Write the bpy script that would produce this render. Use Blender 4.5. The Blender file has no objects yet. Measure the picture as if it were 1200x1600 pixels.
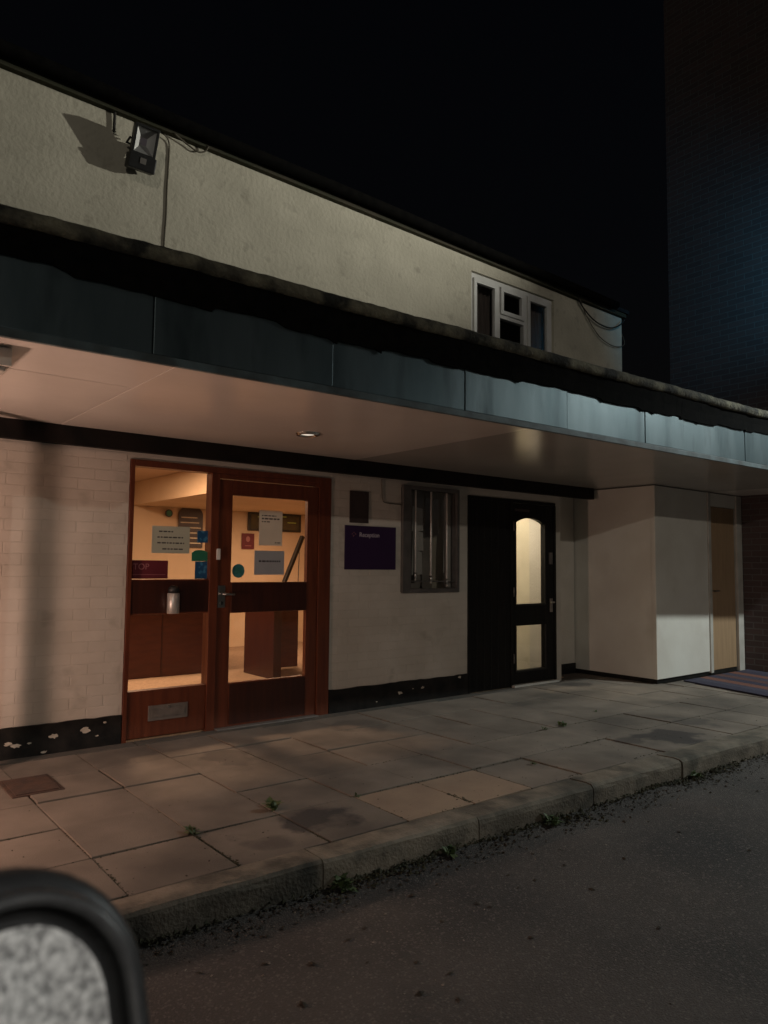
import bpy, bmesh, math, random
from mathutils import Vector, Matrix
random.seed(7)
SC = bpy.context.scene
COL = SC.collection
R = math.radians

# ------------------------------------------------------------------ camera
cam_d = bpy.data.cameras.new('camera')
cam = bpy.data.objects.new('camera', cam_d); COL.objects.link(cam)
rt, up, fw = Vector((.7800, -.6257, .0103)), Vector((-.0532, -.0498, .9974)), Vector((.6240, .7781, .0722))
m = Matrix.Identity(4)
for i, a in enumerate((rt, up, -fw)):
    for j in range(3): m[j][i] = a[j]
m.translation = Vector((0, -5.271, 1.27))
cam.matrix_world = m
cam_d.sensor_fit = 'VERTICAL'; cam_d.sensor_height = 24; cam_d.sensor_width = 24
cam_d.lens = 24 * 1150 / 1600
cam_d.clip_start = .02; cam_d.clip_end = 1000
cam_d.dof.use_dof = True; cam_d.dof.focus_distance = 6.5; cam_d.dof.aperture_fstop = 3.3
SC.camera = cam

# ------------------------------------------------------------------ night sky
W = bpy.data.worlds.new('World'); SC.world = W; W.use_nodes = True
nt = W.node_tree
sky = nt.nodes.new('ShaderNodeTexSky'); sky.sky_type = 'NISHITA'; sky.sun_disc = False
sky.sun_elevation = R(-4); sky.sun_rotation = R(150)
nt.links.new(sky.outputs[0], nt.nodes['Background'].inputs[0])
nt.nodes['Background'].inputs[1].default_value = .09

# far street lamps across the car park: one weak sun lamp, low, from the front left
sd = bpy.data.lights.new('far_street_light', 'SUN'); sd.energy = .215; sd.angle = R(.6); sd.color = (1, .91, .78)
so = bpy.data.objects.new('far_street_light', sd); COL.objects.link(so)
so.rotation_euler = Vector((.62, 1, -.25)).to_track_quat('-Z', 'Y').to_euler()

SC.view_settings.view_transform = 'Standard'; SC.view_settings.look = 'None'
SC.view_settings.exposure = 0; SC.view_settings.gamma = 1
SC.cycles.use_denoising = True
SC.cycles.max_bounces = 8; SC.cycles.transparent_max_bounces = 12
SC.cycles.sample_clamp_indirect = 3

# ------------------------------------------------------------------ materials
def mat(name, c1, c2=None, rough=.7, scale=6, detail=6, bump=0, bscale=80, metallic=0, spec=.5, emit=None, estr=0,
        lo=.35, hi=.65, rand=0, stretch=None, c3=None, s3=1.5, lo3=.55, hi3=.7, coat=0):
    """procedural principled material: two colours mixed by world-space noise, optional third blotch colour, fine bump"""
    M = bpy.data.materials.new(name); M.use_nodes = True
    t = M.node_tree; N = t.nodes; L = t.links; b = N['Principled BSDF']
    b.inputs['Roughness'].default_value = rough; b.inputs['Metallic'].default_value = metallic
    b.inputs['Specular IOR Level'].default_value = spec; b.inputs['Coat Weight'].default_value = coat
    g = N.new('ShaderNodeNewGeometry'); vec = g.outputs['Position']
    if stretch:
        mp = N.new('ShaderNodeMapping'); mp.inputs['Scale'].default_value = stretch
        L.new(vec, mp.inputs[0]); vec = mp.outputs[0]
    def ramped(s, a, z, off=0):
        n = N.new('ShaderNodeTexNoise'); n.inputs['Scale'].default_value = s; n.inputs['Detail'].default_value = detail
        if off:
            o = N.new('ShaderNodeVectorMath'); o.inputs[1].default_value = (off, off * .7, off * 1.3)
            L.new(vec, o.inputs[0]); L.new(o.outputs[0], n.inputs['Vector'])
        else: L.new(vec, n.inputs['Vector'])
        r = N.new('ShaderNodeMapRange'); r.inputs[1].default_value = a; r.inputs[2].default_value = z
        L.new(n.outputs['Fac'], r.inputs[0]); return r.outputs[0]
    def mix(fac, A, B):
        x = N.new('ShaderNodeMix'); x.data_type = 'RGBA'
        if isinstance(fac, float): x.inputs[0].default_value = fac
        else: L.new(fac, x.inputs[0])
        for k, q in ((6, A), (7, B)):
            if isinstance(q, tuple): x.inputs[k].default_value = (*q, 1)
            else: L.new(q, x.inputs[k])
        return x.outputs[2]
    col = c1
    if c2: col = mix(ramped(scale, lo, hi), c1, c2)
    if c3: col = mix(ramped(s3, lo3, hi3, 11), col, c3)
    if rand:
        oi = N.new('ShaderNodeObjectInfo'); r = N.new('ShaderNodeMapRange')
        r.inputs[3].default_value = 1 - rand; r.inputs[4].default_value = 1 + rand
        L.new(oi.outputs['Random'], r.inputs[0])
        x = N.new('ShaderNodeMix'); x.data_type = 'RGBA'; x.blend_type = 'MULTIPLY'; x.inputs[0].default_value = 1
        if isinstance(col, tuple): x.inputs[6].default_value = (*col, 1)
        else: L.new(col, x.inputs[6])
        L.new(r.outputs[0], x.inputs[7]); col = x.outputs[2]
    if isinstance(col, tuple): b.inputs['Base Color'].default_value = (*col, 1)
    else: L.new(col, b.inputs['Base Color'])
    if bump:
        n = N.new('ShaderNodeTexNoise'); n.inputs['Scale'].default_value = bscale; n.inputs['Detail'].default_value = 5
        L.new(vec, n.inputs['Vector'])
        bp = N.new('ShaderNodeBump'); bp.inputs['Strength'].default_value = 1; bp.inputs['Distance'].default_value = bump
        L.new(n.outputs['Fac'], bp.inputs['Height']); L.new(bp.outputs[0], b.inputs['Normal'])
    if emit:
        b.inputs['Emission Color'].default_value = (*emit, 1); b.inputs['Emission Strength'].default_value = estr
    return M

def glass_mat(name, tint=(.95, .95, .95), ior=1.45, rough=.02):
    M = bpy.data.materials.new(name); M.use_nodes = True
    t = M.node_tree; N = t.nodes; L = t.links; N.remove(N['Principled BSDF'])
    tr = N.new('ShaderNodeBsdfTransparent'); tr.inputs[0].default_value = (*tint, 1)
    gl = N.new('ShaderNodeBsdfGlossy'); gl.inputs['Roughness'].default_value = rough
    lw_ = N.new('ShaderNodeLayerWeight'); lw_.inputs[0].default_value = .5
    pw_ = N.new('ShaderNodeMath'); pw_.operation = 'POWER'; pw_.inputs[1].default_value = 4.5
    L.new(lw_.outputs['Facing'], pw_.inputs[0])
    fr = N.new('ShaderNodeMath'); fr.operation = 'MULTIPLY_ADD'; fr.inputs[1].default_value = .9; fr.inputs[2].default_value = .04 * (ior - 1) / .45
    L.new(pw_.outputs[0], fr.inputs[0])
    mx = N.new('ShaderNodeMixShader')
    L.new(fr.outputs[0], mx.inputs[0]); L.new(tr.outputs[0], mx.inputs[1]); L.new(gl.outputs[0], mx.inputs[2])
    L.new(mx.outputs[0], N['Material Output'].inputs[0]); return M

def paper_mat(name, col, transl=.35):
    M = bpy.data.materials.new(name); M.use_nodes = True
    t = M.node_tree; N = t.nodes; L = t.links; N.remove(N['Principled BSDF'])
    d = N.new('ShaderNodeBsdfDiffuse'); q = N.new('ShaderNodeBsdfTranslucent'); mx = N.new('ShaderNodeMixShader')
    n = N.new('ShaderNodeTexNoise'); n.inputs['Scale'].default_value = 9
    g = N.new('ShaderNodeNewGeometry'); L.new(g.outputs['Position'], n.inputs['Vector'])
    x = N.new('ShaderNodeMix'); x.data_type = 'RGBA'
    x.inputs[6].default_value = (*col, 1); x.inputs[7].default_value = (*[c * .85 for c in col], 1)
    L.new(n.outputs['Fac'], x.inputs[0])
    L.new(x.outputs[2], d.inputs[0]); L.new(x.outputs[2], q.inputs[0]); mx.inputs[0].default_value = transl
    L.new(d.outputs[0], mx.inputs[1]); L.new(q.outputs[0], mx.inputs[2])
    L.new(mx.outputs[0], N['Material Output'].inputs[0]); return M

M = {}
M['white_brick'] = mat('white_brick_paint', (.60, .56, .50), (.50, .46, .40), .6, 2.2, bump=.0022, bscale=30, rand=.03, c3=(.36, .33, .28), s3=5, lo3=.6, hi3=.82)
M['white_mortar'] = mat('white_mortar_paint', (.58, .54, .48), (.48, .44, .38), .65, 2.2, bump=.003, bscale=40)
M['render'] = mat('cream_render', (.61, .575, .465), (.51, .48, .385), .85, 2.5, bump=.007, bscale=28, c3=(.38, .35, .28), s3=9, lo3=.6, hi3=.8)
M['board'] = mat('white_board', (.68, .66, .60), (.60, .57, .51), .5, 2, bump=.001, bscale=30, c3=(.48, .44, .38), s3=1.6, lo3=.6, hi3=.9)
M['trim'] = mat('white_trim', (.48, .46, .42), (.38, .36, .32), .5, 5)
M['black_paint'] = mat('black_paint', (.010, .010, .010), (.022, .02, .018), .55, 9, bump=.002, bscale=60, spec=.15)
M['chip'] = mat('bare_chip', (.55, .5, .42), (.36, .31, .25), .9, 30, bump=.002, bscale=120)
M['beam'] = mat('black_beam', (.008, .008, .008), (.016, .013, .012), .6, 6, bump=.001, bscale=40, spec=.15)
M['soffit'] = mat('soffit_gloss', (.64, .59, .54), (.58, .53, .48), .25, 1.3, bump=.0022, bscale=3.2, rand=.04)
M['fascia'] = mat('fascia_zinc', (.125, .168, .18), (.20, .25, .262), .43, 3.2, metallic=.92, bump=.0015, bscale=9, stretch=(1, 1, .22), c3=(.075, .098, .105), s3=6, lo3=.52, hi3=.75)
M['felt'] = mat('roof_felt', (.0035, .0035, .0035), (.007, .0065, .006), .95, 14, bump=.002, bscale=45, spec=.05)
M['moss'] = mat('mossy_edge', (.05, .045, .035), (.19, .175, .12), .95, 9, bump=.014, bscale=40, c3=(.02, .02, .016), s3=4, lo3=.48, hi3=.6)
M['wood'] = mat('red_wood', (.092, .021, .008), (.135, .034, .013), .42, 3, stretch=(9, 9, .8), bump=.0006, bscale=30, coat=.15)
M['wood_dark'] = mat('dark_red_wood', (.030, .007, .0035), (.046, .011, .005), .42, 3, stretch=(9, 9, .8), bump=.0006, bscale=30, coat=.15)
M['door_black'] = mat('black_door', (.007, .007, .007), (.013, .012, .011), .5, 5, stretch=(6, 6, .7), spec=.15)
M['bead'] = mat('black_bead', (.010, .010, .010), (.016, .015, .014), .35, 8, spec=.4)
M['brown_door'] = mat('ply_door', (.36, .24, .14), (.29, .19, .11), .55, 3, stretch=(7, 7, .6))
M['glass'] = glass_mat('window_glass')
M['dark_glass'] = glass_mat('dark_window_glass', (.55, .56, .56), 1.55)
M['upvc'] = mat('white_frame', (.74, .74, .72), (.64, .64, .61), .4, 6)
M['seal'] = mat('dark_seal', (.02, .02, .02), None, .6)
M['alu'] = mat('grey_metal', (.10, .095, .09), (.14, .13, .125), .4, 8, metallic=.3)
M['steel'] = mat('steel', (.55, .55, .54), (.45, .45, .44), .28, 20, metallic=1)
M['reflector'] = mat('reflector', (.8, .8, .78), None, .38, metallic=.75)
M['can'] = mat('brushed_can', (.55, .53, .50), (.48, .46, .43), .35, 20, metallic=.45)
M['chrome'] = mat('chrome', (.75, .74, .72), None, .12, metallic=1)
M['bar'] = mat('pale_bar', (.60, .59, .56), (.5, .49, .46), .35, 20, metallic=.2)
M['plate'] = mat('letter_plate', (.22, .20, .185), (.28, .26, .24), .45, 15, metallic=.5)
M['black_plastic'] = mat('black_plastic', (.012, .012, .012), (.018, .018, .018), .45, 20)
M['slab'] = mat('paving_slab', (.21, .174, .140), (.155, .127, .102), .9, 3.5, bump=.002, bscale=160, rand=.09, c3=(.095, .079, .065), s3=1.3, lo3=.5, hi3=.68)
M['slab_pale'] = mat('pale_paving_slab', (.31, .225, .155), (.25, .18, .128), .9, 4, bump=.002, bscale=160, rand=.05)
def stain(Mt, spots):
    """old oil and damp stains of uneven outline at fixed places on the paving"""
    t = Mt.node_tree; N = t.nodes; L = t.links; b = N['Principled BSDF']
    src = b.inputs['Base Color'].links[0].from_socket
    g = N.new('ShaderNodeNewGeometry'); n = N.new('ShaderNodeTexNoise'); n.inputs['Scale'].default_value = 4.5; n.inputs['Detail'].default_value = 7
    L.new(g.outputs['Position'], n.inputs['Vector'])
    for x, y, r, k in spots:
        d = N.new('ShaderNodeVectorMath'); d.operation = 'DISTANCE'; d.inputs[1].default_value = (x, y, 0); L.new(g.outputs['Position'], d.inputs[0])
        a = N.new('ShaderNodeMath'); a.operation = 'MULTIPLY_ADD'; a.inputs[1].default_value = .55; L.new(n.outputs['Fac'], a.inputs[0]); L.new(d.outputs['Value'], a.inputs[2])
        m_ = N.new('ShaderNodeMapRange'); m_.inputs[1].default_value = r + .28; m_.inputs[2].default_value = r + .20; m_.inputs[4].default_value = k
        L.new(a.outputs[0], m_.inputs[0])
        q = N.new('ShaderNodeMix'); q.data_type = 'RGBA'; L.new(m_.outputs[0], q.inputs[0]); L.new(src, q.inputs[6]); q.inputs[7].default_value = (.030, .026, .026, 1)
        src = q.outputs[2]
    L.new(src, b.inputs['Base Color'])
stain(M['slab'], [(2.10, -2.12, .20, .85), (1.80, -2.2, .10, .5), (5.25, -2.22, .26, .8), (4.85, -2.1, .12, .6), (5.9, -2.0, .2, .5), (2.3, -.75, .22, .4), (3.1, -2.25, .12, .5), (6.7, -.25, .2, .6), (3.6, -.5, .25, .3)])
M['bed'] = mat('joint_dirt', (.045, .038, .030), (.085, .070, .055), .95, 20, bump=.006, bscale=60)
M['cement'] = mat('cement_strip', (.12, .10, .082), (.075, .064, .053), .9, 4, bump=.004, bscale=60, c3=(.045, .05, .045), s3=2, lo3=.5, hi3=.7)
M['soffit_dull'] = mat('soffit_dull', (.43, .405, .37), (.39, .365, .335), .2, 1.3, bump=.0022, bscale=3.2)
M['kerb'] = mat('kerb_stone', (.215, .178, .135), (.12, .10, .076), .92, 8, bump=.005, bscale=70, rand=.1, c3=(.05, .046, .035), s3=4, lo3=.48, hi3=.68)
M['interior_wall'] = mat('interior_wall', (.62, .48, .33), (.56, .43, .29), .8, 2)
M['interior_ceiling'] = mat('interior_ceiling', (.55, .42, .30), None, .9)
M['lobby'] = mat('lobby_wall', (.68, .62, .48), (.58, .52, .40), .8, 2.6, c3=(.44, .38, .28), s3=5, lo3=.6, hi3=.8)
M['carpet'] = mat('carpet', (.36, .26, .17), (.26, .18, .12), .95, 40, bump=.004, bscale=200)
M['counter'] = mat('counter_wood', (.062, .014, .007), (.085, .021, .010), .4, 3, stretch=(2, 2, 9))
M['counter_dark'] = mat('counter_wood_dark', (.03, .007, .005), (.042, .011, .007), .4, 3, stretch=(9, 9, 1))
M['purple'] = mat('purple_sign', (.026, .010, .045), (.030, .012, .050), .35, 4)
M['lettering'] = mat('pale_lettering', (.42, .38, .44), None, .5)
M['lettering_red'] = mat('pale_red_lettering', (.33, .14, .15), None, .5)
M['ink'] = mat('ink', (.05, .045, .05), None, .7)
M['sign_brown'] = mat('brown_sign', (.035, .022, .022), (.05, .034, .03), .5, 10)
M['paper'] = paper_mat('white_paper', (.70, .68, .62))
M['paper_grey'] = paper_mat('grey_paper', (.42, .44, .47), .12)
M['paper_note'] = paper_mat('note_paper', (.52, .55, .46), .2)
M['maroon'] = mat('maroon_print', (.11, .012, .022), (.13, .018, .028), .5, 8)
M['blue'] = mat('blue_sticker', (.015, .08, .19), (.05, .2, .35), .4, 30, lo=.55, hi=.6)
M['green'] = mat('green_sticker', (.025, .17, .10), None, .45)
M['teal'] = mat('teal_sticker', (.03, .15, .16), (.05, .22, .22), .45, 40)
M['screen'] = mat('dark_picture', (.05, .05, .035), (.10, .085, .05), .15, 5)
M['green_reflection'] = mat('reflection_streak', (.35, .5, .12), None, .4)
M['cable'] = mat('cable', (.02, .018, .015), None, .6)
M['cable_pale'] = mat('painted_cable', (.10, .085, .06), None, .7)
M['leaf'] = mat('weed_leaf', (.045, .075, .022), (.08, .105, .035), .65, 30)
M['litter'] = mat('leaf_litter', (.020, .015, .010), (.06, .042, .025), .9, 60)
M['grit'] = mat('pale_grit', (.35, .31, .26), (.22, .19, .16), .9, 60)
M['mossy'] = mat('kerb_moss', (.024, .026, .012), (.06, .050, .026), .95, 25)
M['curtain'] = mat('curtain', (.16, .13, .115), (.10, .085, .075), .9, 12, stretch=(5, 5, .4))
M['closet'] = mat('closet_wall', (.30, .27, .23), (.20, .18, .15), .9, 3)
M['dark_room'] = mat('dark_room', (.05, .055, .05), None, .9)
M['brown_leaf'] = mat('roof_edge', (.055, .045, .028), (.03, .035, .016), .9, 5)
M['roof'] = mat('roof_dark', (.005, .005, .006), (.008, .008, .009), .95, 10, bump=.01, bscale=30)
M['rust'] = mat('rusty_cover', (.075, .038, .024), (.045, .026, .02), .8, 14, bump=.004, bscale=60)

def brick_mat():
    Mt = bpy.data.materials.new('dark_brick'); Mt.use_nodes = True
    t = Mt.node_tree; N = t.nodes; L = t.links; b = N['Principled BSDF']; b.inputs['Roughness'].default_value = .9
    g = N.new('ShaderNodeNewGeometry'); s = N.new('ShaderNodeSeparateXYZ'); c = N.new('ShaderNodeCombineXYZ')
    ad = N.new('ShaderNodeMath'); ad.operation = 'ADD'
    L.new(g.outputs['Position'], s.inputs[0]); L.new(s.outputs[0], ad.inputs[0]); L.new(s.outputs[1], ad.inputs[1])
    L.new(ad.outputs[0], c.inputs[0]); L.new(s.outputs[2], c.inputs[1])
    bt = N.new('ShaderNodeTexBrick'); bt.inputs['Scale'].default_value = 1
    bt.inputs['Brick Width'].default_value = .225; bt.inputs['Row Height'].default_value = .075; bt.inputs['Mortar Size'].default_value = .006
    bt.inputs['Color1'].default_value = (.060, .042, .040, 1); bt.inputs['Color2'].default_value = (.082, .053, .049, 1)
    bt.inputs['Mortar'].default_value = (.10, .092, .086, 1); L.new(c.outputs[0], bt.inputs[0])
    L.new(bt.outputs[0], b.inputs['Base Color'])
    iv = N.new('ShaderNodeMath'); iv.operation = 'SUBTRACT'; iv.inputs[0].default_value = 1; L.new(bt.outputs[1], iv.inputs[1])
    bp = N.new('ShaderNodeBump'); bp.inputs['Distance'].default_value = .006; L.new(iv.outputs[0], bp.inputs['Height'])
    L.new(bp.outputs[0], b.inputs['Normal']); return Mt
M['brick'] = brick_mat()

def asphalt_mat():
    Mt = mat('asphalt', (.088, .077, .070), (.058, .051, .047), .82, 1.4, bump=.010, bscale=140, spec=.35, c3=(.034, .032, .032), s3=.75, lo3=.54, hi3=.72)
    t = Mt.node_tree; N = t.nodes; L = t.links; b = N['Principled BSDF']
    src = b.inputs['Base Color'].links[0].from_socket
    g = N.new('ShaderNodeNewGeometry'); v = N.new('ShaderNodeTexVoronoi'); v.inputs['Scale'].default_value = 140
    L.new(g.outputs['Position'], v.inputs['Vector'])
    sp = N.new('ShaderNodeSeparateColor'); L.new(v.outputs['Color'], sp.inputs[0])
    r = N.new('ShaderNodeMapRange'); r.inputs[1].default_value = .80; r.inputs[2].default_value = 1; r.inputs[4].default_value = .8
    L.new(sp.outputs[0], r.inputs[0])
    x = N.new('ShaderNodeMix'); x.data_type = 'RGBA'; L.new(r.outputs[0], x.inputs[0]); L.new(src, x.inputs[6])
    x.inputs[7].default_value = (.16, .14, .125, 1); L.new(x.outputs[2], b.inputs['Base Color']); return Mt
M['asphalt'] = asphalt_mat()

def dew_mat():
    """mirror glass covered in dew: grains of brighter and darker droplets"""
    Mt = bpy.data.materials.new('dewy_mirror'); Mt.use_nodes = True
    t = Mt.node_tree; N = t.nodes; L = t.links; b = N['Principled BSDF']
    b.inputs['Roughness'].default_value = .45; b.inputs['Metallic'].default_value = .25
    g = N.new('ShaderNodeNewGeometry')
    n = N.new('ShaderNodeTexNoise'); n.inputs['Scale'].default_value = 180; n.inputs['Detail'].default_value = 5; n.inputs['Roughness'].default_value = .7
    L.new(g.outputs['Position'], n.inputs['Vector'])
    r = N.new('ShaderNodeValToRGB'); e = r.color_ramp.elements
    e[0].position = .38; e[0].color = (.15, .15, .148, 1); e[1].position = .64; e[1].color = (.74, .74, .72, 1)
    L.new(n.outputs['Fac'], r.inputs[0]); L.new(r.outputs[0], b.inputs['Base Color'])
    bp = N.new('ShaderNodeBump'); bp.inputs['Distance'].default_value = .0012; L.new(n.outputs['Fac'], bp.inputs['Height'])
    L.new(bp.outputs[0], b.inputs['Normal']); return Mt
M['dew'] = dew_mat()
M['mirror_shell'] = mat('mirror_shell', (.018, .018, .019), (.03, .03, .03), .45, 60)
M['mirror_rim'] = mat('mirror_rim', (.04, .04, .041), (.06, .06, .06), .32, 60)

# ------------------------------------------------------------------ builders
def world_of(o):
    w = Matrix.Identity(4)
    if o.parent: w = world_of(o.parent) @ o.matrix_parent_inverse
    return w @ o.matrix_basis
def set_parent(o, p):
    o.parent = p; o.matrix_parent_inverse = world_of(p).inverted()
def tag(o, label=None, cat=None, group=None, kind=None):
    for k, v in (('label', label), ('category', cat), ('group', group), ('kind', kind)):
        if v: o[k] = v
    return o
def thing(name, loc, label, cat, group=None):
    o = bpy.data.objects.new(name, None); COL.objects.link(o); o.location = loc; o.empty_display_size = .1
    return tag(o, label, cat, group)

class MB:
    def __init__(s): s.v = []; s.f = []
    def add(s, vs, fs):
        k = len(s.v); s.v += [tuple(p) for p in vs]; s.f += [tuple(i + k for i in q) for q in fs]; return s
    def box(s, x0, x1, y0, y1, z0, z1):
        return s.hexa([(x0, y0, z0), (x1, y0, z0), (x1, y1, z0), (x0, y1, z0), (x0, y0, z1), (x1, y0, z1), (x1, y1, z1), (x0, y1, z1)])
    def hexa(s, p):
        return s.add(p, [(3, 2, 1, 0), (4, 5, 6, 7), (0, 1, 5, 4), (1, 2, 6, 5), (2, 3, 7, 6), (3, 0, 4, 7)])
    def prism(s, poly, y0, y1):            # polygon in x,z (counter-clockwise seen from -y), extruded along y
        n = len(poly)
        vs = [(x, y0, z) for x, z in poly] + [(x, y1, z) for x, z in poly]
        return s.add(vs, [tuple(range(n)), tuple(range(2 * n - 1, n - 1, -1))] + [((i + 1) % n, i, i + n, (i + 1) % n + n) for i in range(n)])
    def tube(s, pts, r, n=8, close=True):
        pts = [Vector(p) for p in pts]; rr = r if isinstance(r, (list, tuple)) else [r] * len(pts); vs = []; fs = []
        for i, p in enumerate(pts):
            d = (pts[min(i + 1, len(pts) - 1)] - pts[max(i - 1, 0)]).normalized()
            a = d.orthogonal().normalized() if i == 0 else (a - d * a.dot(d)).normalized()
            b = d.cross(a)
            vs += [p + (a * math.cos(2 * math.pi * k / n) + b * math.sin(2 * math.pi * k / n)) * rr[i] for k in range(n)]
        for i in range(len(pts) - 1):
            fs += [(i * n + k, i * n + (k + 1) % n, (i + 1) * n + (k + 1) % n, (i + 1) * n + k) for k in range(n)]
        if close: fs += [tuple(range(n - 1, -1, -1)), tuple(range((len(pts) - 1) * n, len(pts) * n))]
        return s.add(vs, fs)
    def build(s, name, material, parent=None, bevel=0, smooth=False, seg=2):
        me = bpy.data.meshes.new(name)
        vs = [Vector(p) for p in s.v]; off = Vector((0, 0, 0))
        if parent is None or bevel:
            pass
        if parent is None:
            lo = [min(p[i] for p in vs) for i in range(3)]; hi = [max(p[i] for p in vs) for i in range(3)]
            off = Vector(((lo[0] + hi[0]) / 2, (lo[1] + hi[1]) / 2, lo[2]))
        me.from_pydata([p - off for p in vs], [], s.f)
        bm = bmesh.new(); bm.from_mesh(me)
        bmesh.ops.recalc_face_normals(bm, faces=bm.faces)
        if bevel:
            ed = [e for e in bm.edges if len(e.link_faces) == 2 and e.calc_face_angle(0) > .5]
            bmesh.ops.bevel(bm, geom=ed, offset=bevel, segments=seg, affect='EDGES', profile=.6, clamp_overlap=True)
        bm.to_mesh(me); bm.free()
        if smooth:
            for p in me.polygons: p.use_smooth = True
        me.materials.append(material)
        o = bpy.data.objects.new(name, me); COL.objects.link(o); o.location = off
        if parent is not None: set_parent(o, parent)
        return o
def box(name, material, parent, x0, x1, y0, y1, z0, z1, bevel=0):
    return MB().box(x0, x1, y0, y1, z0, z1).build(name, material, parent, bevel)
def dup(o, parent, loc, rot=(0, 0, 0)):
    c = o.copy(); COL.objects.link(c); c.parent = None; c.matrix_parent_inverse = Matrix.Identity(4)
    c.location = loc; c.rotation_euler = rot
    if parent is not None: set_parent(c, parent)
    return c
def mesh_only(mb, name, material, bevel=0):
    o = mb.build(name, material, None, bevel)
    me = o.data; bpy.data.objects.remove(o); return me
def place(me, name, parent, loc, rot=(0, 0, 0)):
    o = bpy.data.objects.new(name, me); COL.objects.link(o); o.location = loc; o.rotation_euler = rot
    if parent is not None: set_parent(o, parent)
    return o
def text(name, body, size, loc, parent, material, extrude=.0006, bold=0, rot=(math.pi / 2, 0, 0)):
    c = bpy.data.curves.new(name, 'FONT'); c.body = body; c.size = size; c.extrude = extrude; c.offset = bold
    c.materials.append(material); o = bpy.data.objects.new(name, c); COL.objects.link(o)
    o.location = loc; o.rotation_euler = rot
    bpy.context.view_layer.update()
    me = bpy.data.meshes.new_from_object(o.evaluated_get(bpy.context.evaluated_depsgraph_get()))
    bpy.data.objects.remove(o); o = bpy.data.objects.new(name, me); COL.objects.link(o)
    o.location = loc; o.rotation_euler = rot; set_parent(o, parent); return o
def circle(cx, cz, r, n=20): return [(cx + r * math.cos(2 * math.pi * k / n), cz + r * math.sin(2 * math.pi * k / n)) for k in range(n)]

# ================================================================== THE SETTING
g = MB()
g.add([(-80, -80, -.12), (80, -80, -.12), (80, 80, -.12), (-80, 80, -.12)], [(0, 1, 2, 3)])
tag(g.build('car_park_ground', M['asphalt']), kind='structure')

def ki(x): return -2.40 - .012 * (x - 1)            # inner and outer kerb lines
def ko(x): return -2.545 - .024 * (x - 1)
pav = MB().hexa([(-4, ki(-4), -.125), (9.45, ki(9.45), -.125), (9.45, .30, -.125), (-4, .30, -.125),
                 (-4, ki(-4), -.010), (9.45, ki(9.45), -.010), (9.45, .30, -.010), (-4, .30, -.010)]).build('pavement', M['bed'])
tag(pav, kind='structure')
slab_cache = {}
def slab_mesh(w, d, m):
    k = (round(w, 3), round(d, 3), m)
    if k not in slab_cache:
        slab_cache[k] = mesh_only(MB().box(-w / 2, w / 2, -d / 2, d / 2, 0, .045), 'paving_slab', M[m], .004)
    return slab_cache[k]
xe = [1.07 + .465 * k for k in range(-5, 18)] + [9.43]
ye = [None, -1.945, -1.485, -1.025, -.565, -.11]
for i in range(len(xe) - 1):
    x0, x1 = xe[i] + .003, xe[i + 1] - .003; xm = (x0 + x1) / 2
    for j in range(5):
        y0 = (ki(xm) if j == 0 else ye[j]) + .005; y1 = ye[j + 1] - .005
        if xm > 7.46 and y1 > -.78:
            if y0 > -.8: continue
            y1 = -.80
        mt = 'slab'
        if (i, j) in ((8, 0), (9, 0)): mt = 'slab_pale'
        w, d = x1 - x0 - random.uniform(0, .005), y1 - y0 - random.uniform(0, .005)
        z = -.045 + random.uniform(-.004, .004)
        place(slab_mesh(round(w, 2), round(d, 2), mt), 'paving_slab', pav, (xm + random.uniform(-.002, .002), (y0 + y1) / 2, z),
              (random.uniform(-.006, .006), random.uniform(-.006, .006), random.uniform(-.004, .004)))
c = MB()
for xa, xb in ((-4, .3), (.3, 1.95), (1.95, 3.3), (3.3, 5.0), (5.0, 6.3), (6.3, 7.45)):
    c.box(xa + .003, xb - .003, -.108, -.002 if xb < 7 else .29, -.03, .002 + .002 * random.random())
c.build('cement_strip', M['cement'], pav, .003)
kerb = MB().hexa([(-4, ki(-4) - .004, -.3), (9.45, ki(9.45) - .004, -.3), (9.45, ko(9.45) + .02, -.3), (-4, ko(-4) + .02, -.3),
                  (-4, ki(-4) - .004, -.02), (9.45, ki(9.45) - .004, -.02), (9.45, ko(9.45) + .02, -.02), (-4, ko(-4) + .02, -.02)]).build('kerb', M['bed'])
tag(kerb, kind='structure')
kx = [1.85 + .935 * k for k in range(-4, 9)] + [9.44]
for i in range(len(kx) - 1):
    a, b = kx[i] + .004, kx[i + 1] - .004; dz = random.uniform(-.006, .004); dy = random.uniform(-.006, .006)
    o = MB()
    n = 8; rows = []
    prof = [(0, -.2), (0, -.004), (.012, .004), (.70, .006), (.90, .001), (.975, -.012), (1.0, -.035), (1.0, -.2)]
    for k in range(n + 1):
        x = a + (b - a) * k / n
        rows.append([(x, ki(x) - .006 + (ko(x) - ki(x)) * t + dy * t + random.uniform(-.003, .003) * (t > .5), z + dz + random.uniform(-.0025, .0025)) for t, z in prof])
    vs = [p for r_ in rows for p in r_]; q = len(prof)
    fs = [(k * q + t, k * q + t + 1, (k + 1) * q + t + 1, (k + 1) * q + t) for k in range(n) for t in range(q - 1)]
    fs += [tuple(range(q)), tuple(range(n * q + q - 1, n * q - 1, -1))]
    o.add(vs, fs).build('kerb_stone', M['kerb'], kerb)

# ================================================================== THE WHITE BUILDING
B = thing('building', (4, .3, 0), 'cream two-storey building with flat canopy, red wooden entrance and black side door', 'building')
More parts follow.
